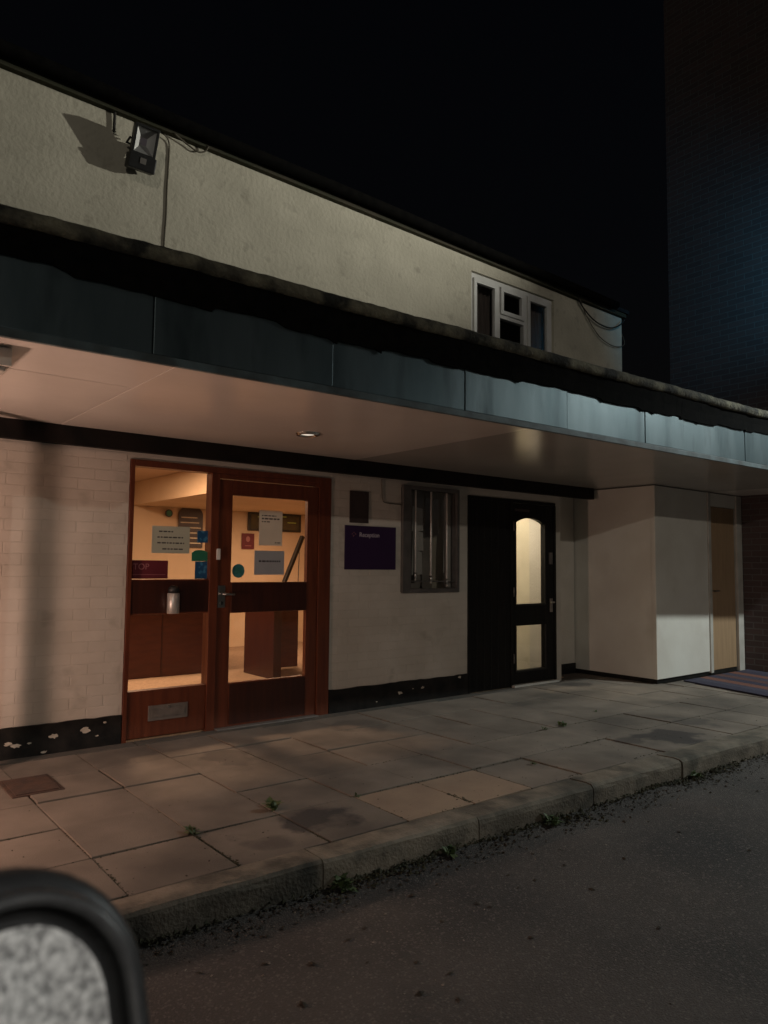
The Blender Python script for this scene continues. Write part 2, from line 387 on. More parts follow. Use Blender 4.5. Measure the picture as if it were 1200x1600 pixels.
# lower wall: painted brick on a bed
w = MB()
for q in ((-1.2, 1.87, 0, 2.3), (1.87, 3.63, 2.022, 2.3), (3.63, 4.43, 0, 2.3), (4.43, 5.17, 0, 1.01), (4.43, 5.17, 2.03, 2.3),
          (5.17, 5.31, 0, 2.3), (5.31, 6.71, 1.992, 2.3)):
    w.box(q[0], q[1], .0026, .12, q[2], q[3])
w.box(6.71, 6.80, .0026, .30, 0, 2.3)
w.box(6.71, 7.44, .30, .38, 0, 2.3)
wall = w.build('wall', M['white_mortar'], B)
bcache = {}
def brick(x0, x1, z0, z1, y=.0):
    k = (round((x1 - x0) / .01), round((z1 - z0) / .005)); wd, h = x1 - x0, z1 - z0
    if wd < .03 or h < .02: return
    if k not in bcache:
        bcache[k] = mesh_only(MB().box(-wd / 2, wd / 2, 0, .02, 0, h), 'brick', M['white_brick'], .0016)
    place(bcache[k], 'brick', wall, ((x0 + x1) / 2, y + .010 + random.uniform(-.0004, .0006), z0), (0, random.uniform(-.002, .002), random.uniform(-.002, .002)))
def course(xa, xb, z0, z1, odd, phase=0):
    x = phase - (.1125 if odd else 0)
    while x < xb:
        a, b_ = max(x + .003, xa), min(x + .222, xb)
        if b_ > a: brick(a, b_, z0 + .003, z1 - .003)
        x += .225
for k in range(25):
    z0, z1 = .2 + .075 * k, min(.2 + .075 * (k + 1), 2.06)
    if z1 > z0 + .02:
        course(.62, 1.868, z0, z1, k % 2, .5)
        if z0 >= 1.005 and z1 < 2.04:
            course(3.632, 4.428, z0, z1, k % 2, 3.5); course(5.172, 5.308, z0, z1, k % 2, 3.5)
        else: course(3.632, 5.308, z0, z1, k % 2, 3.5)
# black plinth with chips of bare render
for xa, xb in ((-1.2, 1.865), (3.635, 5.305)):
    p = MB()
    n = int((xb - xa) / .06)
    top = [(xa + (xb - xa) * k / n, .2 + random.uniform(-.004, .004)) for k in range(n + 1)]
    p.prism([(xa, 0)] + [(xb, 0)] + top[::-1], -.014, .004)
    pl = p.build('plinth', M['black_paint'], B)
    spots = [(1.14, .10, .022), (1.19, .085, .028), (1.27, .09, .014), (1.42, .115, .03), (1.62, .13, .034), (1.36, .02, .018), (1.75, .165, .012), (1.70, .08, .010)] if xb < 2 else \
            [(4.42, .10, .026), (4.7, .125, .020), (4.58, .125, .008), (5.19, .18, .022), (4.15, .05, .008)]
    for sx, sz, r_ in spots:
        r_ *= .72; n = 13; ph = [random.uniform(.55, 1.2) for _ in range(n)]
        MB().prism([(sx + r_ * 1.5 * ph[k] * math.cos(2 * math.pi * k / n), sz + r_ * .8 * ph[k] * math.sin(2 * math.pi * k / n)) for k in range(n)], -.0165, -.013).build('paint_chip', M['chip'], pl)
box('plinth', M['black_paint'], B, 6.802, 7.44, .283, .299, 0, .12)
# beam under the soffit
MB().box(-1.2, 7.37, -.055, .004, 2.07, 2.215).build('beam', M['beam'], B, .004)
# infill box at the end of the canopy: return wall, front panel, brown door
box('return_wall', M['board'], B, 7.46, 7.51, -.735, .36, .05, 2.19)
box('plinth', M['black_paint'], B, 7.472, 7.515, -.72, .28, 0, .048)
box('wall_panel', M['board'], B, 7.452, 8.60, -.785, -.737, .05, 2.19, .003)
box('plinth', M['black_paint'], B, 7.48, 9.3, -.765, -.72, 0, .045)
box('door_trim', M['trim'], B, 8.604, 8.665, -.80, -.74, .03, 2.19, .003)
box('door_trim', M['trim'], B, 9.31, 9.445, -.80, -.74, .0, 2.19, .003)
box('wall_panel', M['board'], B, 8.667, 9.308, -.785, -.74, 2.03, 2.19, .003)
bd = box('store_door', M['brown_door'], B, 8.672, 9.303, -.765, -.72, .05, 2.025, .003)
MB().tube([(8.74, -.768, 1.0), (8.74, -.80, 1.0), (8.82, -.803, 1.0)], .009, 8).build('handle', M['steel'], bd)

# canopy: skewed slightly in plan, as in the photograph
def fy(x): return -1.965 - .034 * (x - 1)
XE = 9.44
sx = [-1.2, 1.37, 3.85, 6.30, 8.74, XE]
tilt = [0, 0, -.004, .001, 0]
def soff(xa, xb, ya, yb, t, dz=0, m_='soffit'):
    # plan quad, front edge follows the fascia; left end may hang a few mm lower
    f = lambda x: (fy(x) + .004) if ya is None else ya
    zl, zr = 2.2 + dz - t, 2.2 + dz
    MB().hexa([(xa, f(xa), zl), (xb, f(xb), zr), (xb, yb, zr), (xa, yb, zl), (xa, f(xa), 2.24), (xb, f(xb), 2.24), (xb, yb, 2.24), (xa, yb, 2.24)]).build('soffit_panel', M[m_], B, .0015)
soff(-1.2, 1.368, None, -1.412, 0); soff(-1.2, 1.368, -1.408, .0, .003)
soff(1.372, 3.848, None, .0, .001)
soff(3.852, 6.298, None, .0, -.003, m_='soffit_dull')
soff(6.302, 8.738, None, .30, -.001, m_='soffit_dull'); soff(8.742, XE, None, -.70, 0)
can = MB().hexa([(-1.2, fy(-1.2) + .01, 2.245), (XE, fy(XE) + .01, 2.245), (XE, -.002, 2.245), (-1.2, -.002, 2.245),
                 (-1.2, fy(-1.2) + .01, 2.66), (XE, fy(XE) + .01, 2.66), (XE, -.002, 2.72), (-1.2, -.002, 2.72)]).build('canopy', M['felt'], B)
fx = [-1.2, -.7, .28, 1.25, 2.24, 3.215, 4.19, 5.12, 5.66, 6.65, 7.6, 8.55, XE]
for k in range(len(fx) - 1):
    a, b_ = fx[k] + .0025, fx[k + 1] - .0025; e = .004 * (k % 2)
    MB().hexa([(a, fy(a) - .012 - e, 2.235), (b_, fy(b_) - .012 - e, 2.235), (b_, fy(b_) + .008, 2.235), (a, fy(a) + .008, 2.235),
               (a, fy(a) - .012 - e, 2.64), (b_, fy(b_) - .012 - e, 2.64), (b_, fy(b_) + .008, 2.64), (a, fy(a) + .008, 2.64)]).build('fascia_panel', M['fascia'], B, .003)
# drip trim below the fascia, dark
MB().hexa([(-1.2, fy(-1.2) - .022, 2.193), (XE, fy(XE) - .022, 2.193), (XE, fy(XE) + .002, 2.193), (-1.2, fy(-1.2) + .002, 2.193),
           (-1.2, fy(-1.2) - .022, 2.233), (XE, fy(XE) - .022, 2.233), (XE, fy(XE) + .002, 2.233), (-1.2, fy(-1.2) + .002, 2.233)]).build('drip_trim', mat('drip', (.11, .15, .16), (.05, .06, .06), .6, 7), B, .003)
# torn roofing felt hanging over the fascia
pts = []; x = -1.2; z = 2.50
while x < XE:
    pts.append((x, z)); x += random.uniform(.015, .07)
    z += random.uniform(-.004, .004)
    if random.random() < .08: z += random.choice((-.014, .014, .02, -.02)); pts.append((x - .004, z))
    z = min(max(z, 2.49), 2.545)
pts.append((XE, z))
f = MB(); vs = []; n = len(pts)
for x, z in pts:
    y = fy(x) - .026 - random.uniform(0, .0015)
    vs += [(x, y, z), (x, y - .004, (z + 2.67) / 2), (x, y - .018, 2.675), (x, y + .008, z), (x, y + .008, 2.675)]
fs = []
for k in range(n - 1):
    a, b_ = 5 * k, 5 * k + 5
    fs += [(a, b_, b_ + 1, a + 1), (a + 1, b_ + 1, b_ + 2, a + 2), (a + 3, b_ + 3, b_, a), (a + 4, b_ + 4, b_ + 3, a + 3)]
f.add(vs, fs).build('torn_felt', M['felt'], can)
# mossy top edge
vs = []; fs = []; nx = 240; prof = [(-.02, 2.66), (-.055, 2.662), (-.072, 2.69), (-.066, 2.722), (-.03, 2.745), (.10, 2.745)]
q = len(prof)
ph = [random.uniform(0, 6) for _ in range(6)]
for k in range(nx + 1):
    x = -1.2 + (XE + 1.2) * k / nx
    wob = .004 * math.sin(x * 3.1 + ph[0]) + .002 * math.sin(x * 11 + ph[1]) + .001 * math.sin(x * 29 + ph[2])
    for t, (dy, z) in enumerate(prof):
        vs.append((x, fy(x) + dy + wob * .8 + random.uniform(-.002, .002), z + (wob + random.uniform(-.002, .002)) * (1 if t > 0 else .3)))
for k in range(nx):
    fs += [(k * q + t, (k + 1) * q + t, (k + 1) * q + t + 1, k * q + t + 1) for t in range(q - 1)]
MB().add(vs, fs).build('mossy_edge', M['moss'], can, smooth=True)

# upper storey
def rz(x): return 4.55 - .0169 * (x - .91)
w = MB()
def upper(xa, xb, za, zb=None):
    w.hexa([(xa, 0, za), (xb, 0, za), (xb, .25, za), (xa, .25, za)] + ([(xa, 0, rz(xa)), (xb, 0, rz(xb)), (xb, .25, rz(xb)), (xa, .25, rz(xa))] if zb is None else
           [(xa, 0, zb), (xb, 0, zb), (xb, .25, zb), (xa, .25, zb)]))
WX0, WX1, WZ0, WZ1 = 5.36, 6.71, 3.42, 4.345
upper(-1.2, WX0, 2.5); upper(WX1, 8.06, 2.5); upper(WX0, WX1, 2.5, WZ0); upper(WX0, WX1, WZ1)
w.build('upper_wall', M['render'], B)
MB().box(7.99, 8.06, .252, 5, 2.5, 4.4).build('upper_wall', M['render'], B)
def sl(name, m_, x0, x1, y0, y1, dz0, dz1, bev=0):
    return MB().hexa([(x0, y0, rz(x0) + dz0), (x1, y0, rz(x1) + dz0), (x1, y1, rz(x1) + dz0), (x0, y1, rz(x0) + dz0),
                      (x0, y0, rz(x0) + dz1), (x1, y0, rz(x1) + dz1), (x1, y1, rz(x1) + dz1), (x0, y1, rz(x0) + dz1)]).build(name, m_, B, bev)
sl('eaves_board', M['brown_leaf'], -1.2, 8.10, -.045, .26, .003, .05, .003)
roof = sl('roof', M['roof'], -1.2, 8.14, -.06, 5, .053, .10)
gt = MB(); pts = [(x, -.11, rz(x) + .075 + .004 * math.sin(x * 2)) for x in [-1.2 + .3 * k for k in range(31)]]
gt.tube(pts, .045, 12).build('gutter', M['felt'], B, smooth=True)

# upper window
uw = MB()
a = .05
uw.box(WX0 + .004, WX1 - .004, .03, .09, WZ0, WZ0 + a); uw.box(WX0 + .004, WX1 - .004, .03, .09, WZ1 - a, WZ1 - .003)
for xx in (WX0 + .004, WX0 + .42, WX0 + .86, WX1 - .004 - a): uw.box(xx, xx + a, .032, .088, WZ0 + a, WZ1 - a)
uw.box(WX0 + .47, WX0 + .86, .032, .088, 3.95, 3.99)
uwo = uw.build('upper_window', M['upvc'], B, .003)
for (xa, xb, za, zb, sash) in ((WX0 + .054, WX0 + .42, WZ0 + a, WZ1 - a, 1), (WX0 + .47, WX0 + .86, 3.99, WZ1 - a, 1), (WX0 + .47, WX0 + .86, WZ0 + a, 3.95, 0), (WX0 + .91, WX1 - .054, WZ0 + a, WZ1 - a, 1)):
    if sash:
        s_ = MB(); t = .048
        s_.box(xa + .003, xb - .003, .015, .06, za + .003, za + t); s_.box(xa + .003, xb - .003, .015, .06, zb - t, zb - .003)
        s_.box(xa + .003, xa + t, .016, .059, za + t, zb - t); s_.box(xb - t, xb - .003, .016, .059, za + t, zb - t)
        s_.build('casement', M['upvc'], uwo, .004)
        xa += t; xb -= t; za += t; zb -= t
    box('pane', M['glass'], uwo, xa, xb, .04, .046, za, zb)
cu = MB(); n = 24
for side in ((WX0 + .02, WX0 + .46), (WX1 - .25, WX1 - .02)):
    pts = [(side[0] + (side[1] - side[0]) * k / n, .16 + .018 * math.sin(k * 1.9)) for k in range(n + 1)]
    k0 = len(cu.v)
    cu.add([(x, y, zz) for x, y in pts for zz in (3.35, 4.4)], [(2 * k, 2 * k + 2, 2 * k + 3, 2 * k + 1) for k in range(n)])
cu.build('curtain', M['curtain'], uwo)
dr = MB().box(WX0 - .3, WX1 + .3, 1.6, 1.65, 2.8, 4.42).box(WX0 - .35, WX0 - .3, .26, 1.65, 2.8, 4.42).box(WX1 + .3, WX1 + .35, .26, 1.65, 2.8, 4.42).box(WX0 - .35, WX1 + .35, .26, 1.65, 2.75, 2.8)
dr.build('upstairs_room', M['dark_room'], B)

# ---- red wooden entrance: frame, sidelight, door
fr = MB()
fr.box(1.872, 1.905, -.012, .09, 0, 2.02); fr.box(3.505, 3.628, -.012, .09, 0, 2.02)
fr.box(1.906, 3.504, -.012, .09, 1.972, 2.02); fr.box(2.505, 2.575, -.014, .088, 0, 1.971)
fr.box(2.576, 3.504, -.010, .09, 1.935, 1.971)
frame = fr.build('door_frame', M['wood'], B, .004)
side = MB().box(1.906, 2.504, .0, .07, .02, .352).build('sidelight', M['wood'], B, .004)
box('mid_rail', M['wood'], side, 1.906, 2.504, .0, .07, .895, 1.15, .004)
box('glazing_bead', M['wood_dark'], side, 1.906, 2.504, -.004, .0, .905, 1.14, .001)
box('pane', M['glass'], side, 1.906, 2.504, .030, .035, 1.1505, 1.9715); box('pane', M['glass'], side, 1.906, 2.504, .030, .035, .3525, .8945)
lp = MB().box(2.06, 2.36, -.008, .0, .13, .24).build('letter_plate', M['plate'], side, .003)
MB().box(2.085, 2.335, -.013, -.008, .155, .215).build('letter_flap', M['plate'], side, .002)
MB().tube([(2.21, -.016, .222), (2.21, -.009, .222)], .008, 10).build('rivet', M['chrome'], side)
ed = MB()
ed.box(2.579, 2.692, .0, .045, .012, 1.93); ed.box(3.395, 3.50, .0, .045, .012, 1.93)
ed.box(2.693, 3.394, .001, .044, .012, .345); ed.box(2.693, 3.394, .001, .044, .885, 1.125); ed.box(2.693, 3.394, .001, .044, 1.81, 1.93)
door = ed.build('entrance_door', M['wood'], B, .004)
box('pane', M['glass'], door, 2.6925, 3.3945, .020, .025, 1.1255, 1.8095); box('pane', M['glass'], door, 2.6925, 3.3945, .020, .025, .3455, .8845)
box('kick_rail', M['wood_dark'], door, 2.70, 3.39, -.006, .0, .89, 1.12, .002)
box('kick_rail', M['wood_dark'], door, 2.70, 3.39, -.006, .0, .03, .335, .002)
MB().box(2.583, 2.643, -.006, .0, .93, 1.10).build('lock_plate', M['steel'], door, .002)
MB().tube([(2.613, -.006, 1.035), (2.613, -.05, 1.035), (2.625, -.056, 1.035), (2.70, -.056, 1.033)], .010, 10).build('handle', M['steel'], door, smooth=True)
MB().tube([(2.613, -.012, .965), (2.613, -.004, .965)], .013, 12).build('keyhole', M['chrome'], door)
MB().box(2.555, 2.585, -.028, -.0145, 1.30, 1.385).build('door_bell', M['upvc'], frame, .004)
MB().box(2.578, 3.50, -.06, .1, .003, .012).build('threshold', M['plate'], B, .002)

# ---- black side door with lit panes and a boarded panel beside it
sf = MB().box(5.314, 5.345, -.01, .08, 0, 1.988).box(5.345, 6.70, -.01, .08, 1.955, 1.988).box(6.672, 6.706, -.01, .08, 0, 1.955).box(5.95, 5.985, -.01, .08, 0, 1.955)
sfo = sf.build('side_door_frame', M['door_black'], B, .003)
box('boarded_panel', M['door_black'], sfo, 5.346, 5.949, .0, .06, .005, 1.954, .003)
# door leaf with an arched light above and a square one below
xl, xr, z1, z2, z3, z4 = 6.04, 6.51, .17, .64, .87, 1.80
sdm = MB()
sdm.box(5.988, xl, .0, .05, .03, 1.952); sdm.box(xr, 6.669, .0, .05, .03, 1.952)
sdm.box(xl, xr, .001, .049, .03, z1); sdm.box(xl, xr, .001, .049, z2, z3)
arch = [(xl, 1.74)] + [(xl + (xr - xl) * k / 14, 1.74 + .06 * math.sin(math.pi * k / 14) ** .8) for k in range(1, 14)] + [(xr, 1.74)]
sdm.prism([(x, z) for x, z in arch] + [(xr, 1.952), (xl, 1.952)], .001, .049)
sdo = sdm.build('side_door', M['door_black'], B, .0)
box('pane', M['glass'], sdo, xl, xr, .02, .025, z3, 1.81); box('pane', M['glass'], sdo, xl, xr, .02, .025, z1, z2)
for za, zb in ((z3, 1.74), (z1, z2)):
    for xa in (xl - .018, xr): box('glazing_bead', M['bead'], sdo, xa, xa + .018, -.009, -.0005, za, zb, .002)
    box('glazing_bead', M['bead'], sdo, xl - .018, xr + .018, -.0095, -.0005, za - .019, za - .001, .002)
for zz in (.25, .95, 1.65): MB().tube([(5.987, -.018, zz), (5.987, -.018, zz + .10)], .009, 8).build('hinge', M['alu'], sdo, smooth=True)
for xa in (5.44, 5.545, 5.65, 5.755, 5.86): box('groove_strip', M['bead'], sfo, xa, xa + .006, -.003, -.0005, .02, 1.94)
box('letter_sticker', M['sign_brown'], sdo, 6.02, 6.26, -.0035, -.0005, 1.865, 1.892)
MB().box(6.585, 6.635, -.018, -.0005, 1.30, 1.43).build('lock', M['alu'], sdo, .003)
MB().box(6.597, 6.64, -.012, -.0005, .77, .92).build('lock_plate', M['plate'], sdo, .003)
MB().tube([(6.62, -.012, .88), (6.62, -.05, .88), (6.55, -.055, .88)], .009, 8).build('handle', M['steel'], sdo)
MB().box(5.96, 6.70, -.05, .05, .004, .025).build('door_sill', M['trim'], B, .002)

# ---- barred window
bw = MB()
x0, x1, z0, z1 = 4.432, 5.168, 1.012, 2.028
bw.box(x0, x0 + .10, -.03, .05, z0, z1); bw.box(x1 - .035, x1, -.03, .05, z0, z1)
bw.box(x0 + .101, x1 - .036, -.03, .05, z0, z0 + .04); bw.box(x0 + .101, x1 - .036, -.03, .05, z1 - .035, z1)
bwo = bw.build('barred_window', M['alu'], B, .003)
box('pane', M['glass'], bwo, x0 + .10, x1 - .035, .035, .04, z0 + .04, z1 - .035)
for bx, lo in ((4.60, 1.13), (4.80, 1.10), (5.01, 1.07)):
    MB().tube([(bx, -.012, lo), (bx, -.012, 1.985)], .010, 10).build('bar', M['bar'], bwo, smooth=True)
    MB().tube([(bx, -.012, lo + .02), (bx, -.012, lo + .075)], .0155, 10).build('bar_sleeve', M['steel'], bwo, smooth=True)
MB().tube([(4.54, -.006, 1.125), (5.13, -.006, 1.115)], .006, 8).build('cross_bar', M['alu'], bwo)
MB().box(5.06, 5.125, .055, .09, 1.06, 1.98).build('blind_edge', M['trim'], bwo)
MB().box(4.55, 4.56, .058, .075, 1.06, 1.98).build('blind_edge', M['alu'], bwo)

# ---- rooms behind the glass
box('room_floor', M['carpet'], B, .5, 7.0, .122, 5.0, -.02, .01)
rc = MB().box(.45, 7.05, .122, 5.05, 2.40, 2.49)
rc.build('room_ceiling', M['interior_ceiling'], B)
MB().box(3.7, 7.0, 1.27, 4.99, 2.08, 2.398).build('ceiling_bulkhead', M['interior_wall'], B)
rw = MB().box(.45, .5, .122, 5.0, 0, 2.40).box(.45, 7.05, 5.0, 5.05, 0, 2.40).box(7.0, 7.05, 1.27, 5.0, 0, 2.40)
rw.box(4.30, 4.36, .122, 1.20, .0, 2.39).box(4.30, 6.99, 1.20, 1.26, .011, 2.39)
rw.build('room_wall', M['interior_wall'], B)
lw = MB().box(5.24, 5.30, .122, 1.0, .0, 2.3).box(5.30, 6.72, 1.0, 1.06, 0, 2.3).box(6.72, 6.79, .302, 1.06, 0, 2.3).box(5.30, 6.72, .122, 1.0, 2.3, 2.35).box(5.30, 6.72, .122, 1.0, -.02, .01)
lw.build('lobby_wall', M['lobby'], B)
MB().box(4.36, 5.24, .45, .48, .5, 2.3).box(4.36, 5.24, .122, .45, 2.3, 2.35).build('closet_wall', M['closet'], B)

def lamp(name, kind, loc, energy, color, **kw):
    d = bpy.data.lights.new(name, kind); d.energy = energy; d.color = color
    for k, v in kw.items(): setattr(d, k, v)
    o = bpy.data.objects.new(name, d); COL.objects.link(o); o.location = loc; return o
# ceiling lamps of the lit rooms
lamp('reception_ceiling_lamp', 'AREA', (2.6, 2.5, 2.385), 118, (1, .62, .37), size=.5)
lamp('office_ceiling_lamp', 'AREA', (5.4, 3.4, 2.07), 44, (1, .62, .38), size=.4)
lamp('lobby_ceiling_lamp', 'AREA', (6.0, .45, 2.28), 20, (1, .88, .68), size=.25)

# ================================================================== THE BRICK BUILDING ON THE RIGHT
MB().box(9.46, 16, -9, .15, -.12, 9.5).build('brick_building', M['brick'])
bb = bpy.data.objects['brick_building']
tag(bb, 'tall dark red brick building at the right end of the canopy', 'building')

# ================================================================== LAMPS OUTSIDE
def floodlight(name, label, c, U, V, N, w, h, d, on=False):
    """LED floodlight: c centre of the lens face, U right, V up, N facing"""
    U, V, N = [Vector(a).normalized() for a in (U, V, N)]; c = Vector(c)
    P = lambda u, v, n: c + U * u + V * v + N * n
    t = thing(name, c - N * d, label, 'floodlight')
    def hx(mb, u0, u1, v0, v1, n0, n1, s=1.0):
        return mb.hexa([P(u0 * s, v0 * s, n0), P(u1 * s, v0 * s, n0), P(u1, v0, n1), P(u0, v0, n1), P(u0 * s, v1 * s, n0), P(u1 * s, v1 * s, n0), P(u1, v1, n1), P(u0, v1, n1)])
    b = MB(); e = .018
    hx(b, -w, w, -h, h, -d, -.045, .8)
    hx(b, -w, w, h - e, h, -.0445, .012); hx(b, -w, w, -h, -h + e, -.0445, .012)
    hx(b, -w, -w + e, -h + e, h - e, -.0445, .012); hx(b, w - e, w, -h + e, h - e, -.0445, .012)
    hb = b.build('housing', M['black_plastic'], t, .002)
    for k in range(7):
        f_ = MB(); v = -h * .7 + k * h * 1.4 / 6
        hx(f_, -w * .75, w * .75, v - .003, v + .003, -d - .02, -d + .002); f_.build('cooling_fin', M['black_plastic'], hb)
    r = MB(); wi, hi = w - e, h - e
    a = [P(-wi, -hi, .0), P(wi, -hi, .0), P(wi, hi, .0), P(-wi, hi, .0)]; q = [P(-wi * .32, -hi * .28, -.04), P(wi * .32, -hi * .28, -.04), P(wi * .32, hi * .28, -.04), P(-wi * .32, hi * .28, -.04)]
    r.add(a + q, [(0, 1, 5, 4), (1, 2, 6, 5), (2, 3, 7, 6), (3, 0, 4, 7)]).build('reflector', M['reflector'], t)
    l = MB(); l.add(q, [(0, 1, 2, 3)])
    l.build('light_chip', M['lettering'] if not on else mat('lit_chip', (.8, .8, .8), None, .5, emit=(.85, .95, 1), estr=30), t)
    gl = MB(); gl.add([P(-wi, -hi, .006), P(wi, -hi, .006), P(wi, hi, .006), P(-wi, hi, .006)], [(0, 1, 2, 3)])
    gl.build('lens', M['glass'], t)
    s = MB(); hx(s, -w * 1.12, w * 1.12, -h - .10, -h + .006, -.07, .03); so_ = s.build('sensor_box', M['black_plastic'], t, .01)
    s = MB(); hx(s, -.022, .022, -h - .055, -h - .015, .0305, .034); s.build('sensor_window', M['plate'], so_)
    k = MB(); k.tube([P(-w - .006, -.0, -.045), P(-w - .006, -.03, -d - .05), P(0, -.03, -d - .075), P(w + .006, -.03, -d - .05), P(w + .006, 0, -.05)], .008, 6).build('bracket', M['black_plastic'], t)
    return t
fl = floodlight('floodlight', 'black sensor floodlight, unlit, high on the cream wall under the eaves', (1.835, -.175, 4.315), (1, -.03, -.02), (.02, -.36, .93), (-.02, -.93, -.36), .088, .105, .075)
MB().box(1.80, 1.90, -.09, -.0, 4.27, 4.35).build('wall_mount', M['black_plastic'], fl, .004)
# lit floodlight on the brick building, outside the frame to the right: lights the facade
for LP, aim, pw, half, col, lab in ((Vector((9.20, -3.9, 4.60)), Vector((-8.2, 4, 2.0)), 1180, 33, (1, .98, .86), 'lit floodlight on the brick building, turned along the cream wall'),
                                    (Vector((9.20, -4.6, 4.62)), Vector((-.06, .04, -1)), 820, 74, (.90, 1, .98), 'lit floodlight on the brick building, turned straight down at the ground')):
    aim.normalize()
    U = aim.cross(Vector((0, 0, 1))).normalized() * -1
    floodlight('floodlight', lab, LP - aim * .03, U, aim.cross(U) * (1 if aim.cross(U).z > 0 else -1), aim, .10, .09, .09)
    sp = lamp('brick_wall_floodlight', 'SPOT', LP + aim * .02, pw, col, spot_size=R(2 * half), spot_blend=1 if half < 60 else .5, shadow_soft_size=.05)
    sp.rotation_euler = aim.to_track_quat('-Z', 'Y').to_euler()
# added cold spot, unseen: stands in for blue haze over the brick wall
bk = thing('added_blue_spot', (9.455, -3.0, 4.8), 'cold spot lamp on a bracket, unseen, added to tint the brick wall blue', 'added spot lamp')
wd = Vector((.8, 2.2, .35)).normalized(); wc = Vector((8.7, -3.0, 4.8))
MB().tube([(9.458, -3.0, 4.7), (9.1, -3.0, 4.75), tuple(wc - wd * .1)], .014, 8).build('bracket', M['black_plastic'], bk)
MB().tube([wc - wd * .16, wc - wd * .15, wc - wd * .02], [.03, .05, .06], 16).build('can', M['black_plastic'], bk, smooth=True)
ws = lamp('added_blue_spot_lamp', 'SPOT', wc, 130, (.12, .58, 1), spot_size=R(96), spot_blend=1, shadow_soft_size=.03)
ws.rotation_euler = wd.to_track_quat('-Z', 'Y').to_euler()
# warm bollard light left of the frame
bl = thing('bollard_light', (-.50, -1.10, -.01), 'warm globe bollard light on the pavement', 'bollard light')
MB().tube([(-.50, -1.10, -.01), (-.50, -1.10, .60)], .055, 14).build('post', M['black_plastic'], bl, smooth=True)
MB().tube([(-.50, -1.10, .60 + .26 * (1 - math.cos(math.pi * k / 10)) / 2) for k in range(11)], [max(.13 * math.sin(math.pi * k / 10), .004) for k in range(11)], 16).build('globe', mat('lit_globe', (.9, .8, .7), None, .4, emit=(1, .63, .48), estr=168), bl, smooth=True)
# unseen pipe added left of the frame to shade a wall strip
pp = thing('shade_upright', (.90, -.25, 0), 'black unseen pipe on the white brick wall', 'upright')
MB().tube([(.90, -.25, .0), (.90, -.25, 2.19)], .042, 14).build('upright', M['black_plastic'], pp, smooth=True)
# white box fitting on the soffit at the left edge
sb = thing('soffit_fitting', (.5, -1.52, 2.08), 'white box fitting on the soffit at the left edge', 'light fitting')
MB().box(.28, .70, -1.80, -1.24, 2.115, 2.196).build('body', M['board'], sb, .006)
MB().box(.30, .68, -1.78, -1.26, 2.095, 2.1145).build('cover', M['trim'], sb, .006)
# recessed downlight, unlit; the bulb's faint glow stands in for a reflected glint
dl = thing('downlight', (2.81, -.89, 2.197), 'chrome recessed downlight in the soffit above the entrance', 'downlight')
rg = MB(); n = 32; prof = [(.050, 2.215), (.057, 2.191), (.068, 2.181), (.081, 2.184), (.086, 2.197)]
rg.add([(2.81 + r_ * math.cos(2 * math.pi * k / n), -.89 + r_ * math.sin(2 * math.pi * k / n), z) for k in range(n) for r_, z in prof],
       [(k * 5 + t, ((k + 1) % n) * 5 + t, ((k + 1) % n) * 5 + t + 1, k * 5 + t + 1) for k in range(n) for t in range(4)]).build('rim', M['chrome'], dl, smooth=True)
MB().tube([(2.81, -.89, 2.189), (2.81, -.89, 2.193), (2.81, -.89, 2.197)], [.034, .052, .056], 24).build('bulb', mat('glint_bulb', (.8, .78, .72), None, .2, emit=(1, .9, .75), estr=.7), dl, smooth=True)

# ================================================================== SIGNS, NOTICES, FITTINGS
s = thing('reception_sign', (4.07, -.01, 1.23), 'purple sign reading Reception in small white letters', 'sign')
MB().box(3.78, 4.36, -.012, -.0015, 1.23, 1.62).build('board', M['purple'], s, .002)
text('lettering', 'Reception', .056, (3.935, -.0125, 1.522), s, M['lettering'], bold=.0008)
lg = MB()
for a in (20, 90, 160): lg.prism([(3.875 + .020 * math.cos(R(a)) + px_, 1.538 + .020 * math.sin(R(a)) + pz_) for px_, pz_ in ((-.004, -.004), (.004, -.004), (.004, .004), (-.004, .004))], -.0135, -.0122)
lg.prism([(3.865, 1.522), (3.871, 1.520), (3.879, 1.534), (3.873, 1.536)], -.0135, -.0122)
lg.build('emblem', M['lettering_red'], s)
MB().box(3.83, 4.04, -.010, -.0015, 1.645, 1.93).build('wall_plaque', M['sign_brown'], None, .002)
tag(bpy.data.objects['wall_plaque'], 'small dark brown plaque on the wall directly above the purple sign', 'plaque')

def flat(name, m_, x0, x1, z0, z1, y, label, cat, lines=(), group=None, ink='ink', curl=0):
    t = thing(name, ((x0 + x1) / 2, y, z0), label, cat, group)
    MB().box(x0, x1, y - .0006, y + .0006, z0, z1).build('sheet', M[m_], t)
    rnd = random.Random(hash(name + str(round(x0 * 100))) % 999)
    for zc, xa, xb, hh in lines:                # each line of print is broken into words
        x = xa; l = MB()
        while x < xb:
            ww = min(rnd.uniform(.012, .035), xb - x)
            if ww > .006: l.box(x, x + ww, y - .0012, y - .0007, zc - hh / 2, zc + hh / 2)
            x += ww + .007
        if l.v: l.build('print', M[ink], t)
    return t
PY = .0285
flat('handwritten_note', 'paper_note', 2.058, 2.353, 1.343, 1.545, PY, 'landscape paper note with four handwritten lines on the left glass pane', 'notice',
     [(1.505, 2.11, 2.22, .010), (1.462, 2.10, 2.30, .010), (1.42, 2.10, 2.31, .010), (1.375, 2.14, 2.30, .010)])
t = flat('maroon_notice', 'maroon', 1.908, 2.188, 1.155, 1.289, PY, 'maroon notice with pale lettering at the bottom of the left glass pane', 'notice')
text('lettering', 'TOP', .062, (1.925, PY - .0012, 1.222), t, M['lettering_red'])
MB().box(1.92, 2.17, PY - .0012, PY - .0007, 1.183, 1.186).build('print', M['lettering_red'], t)
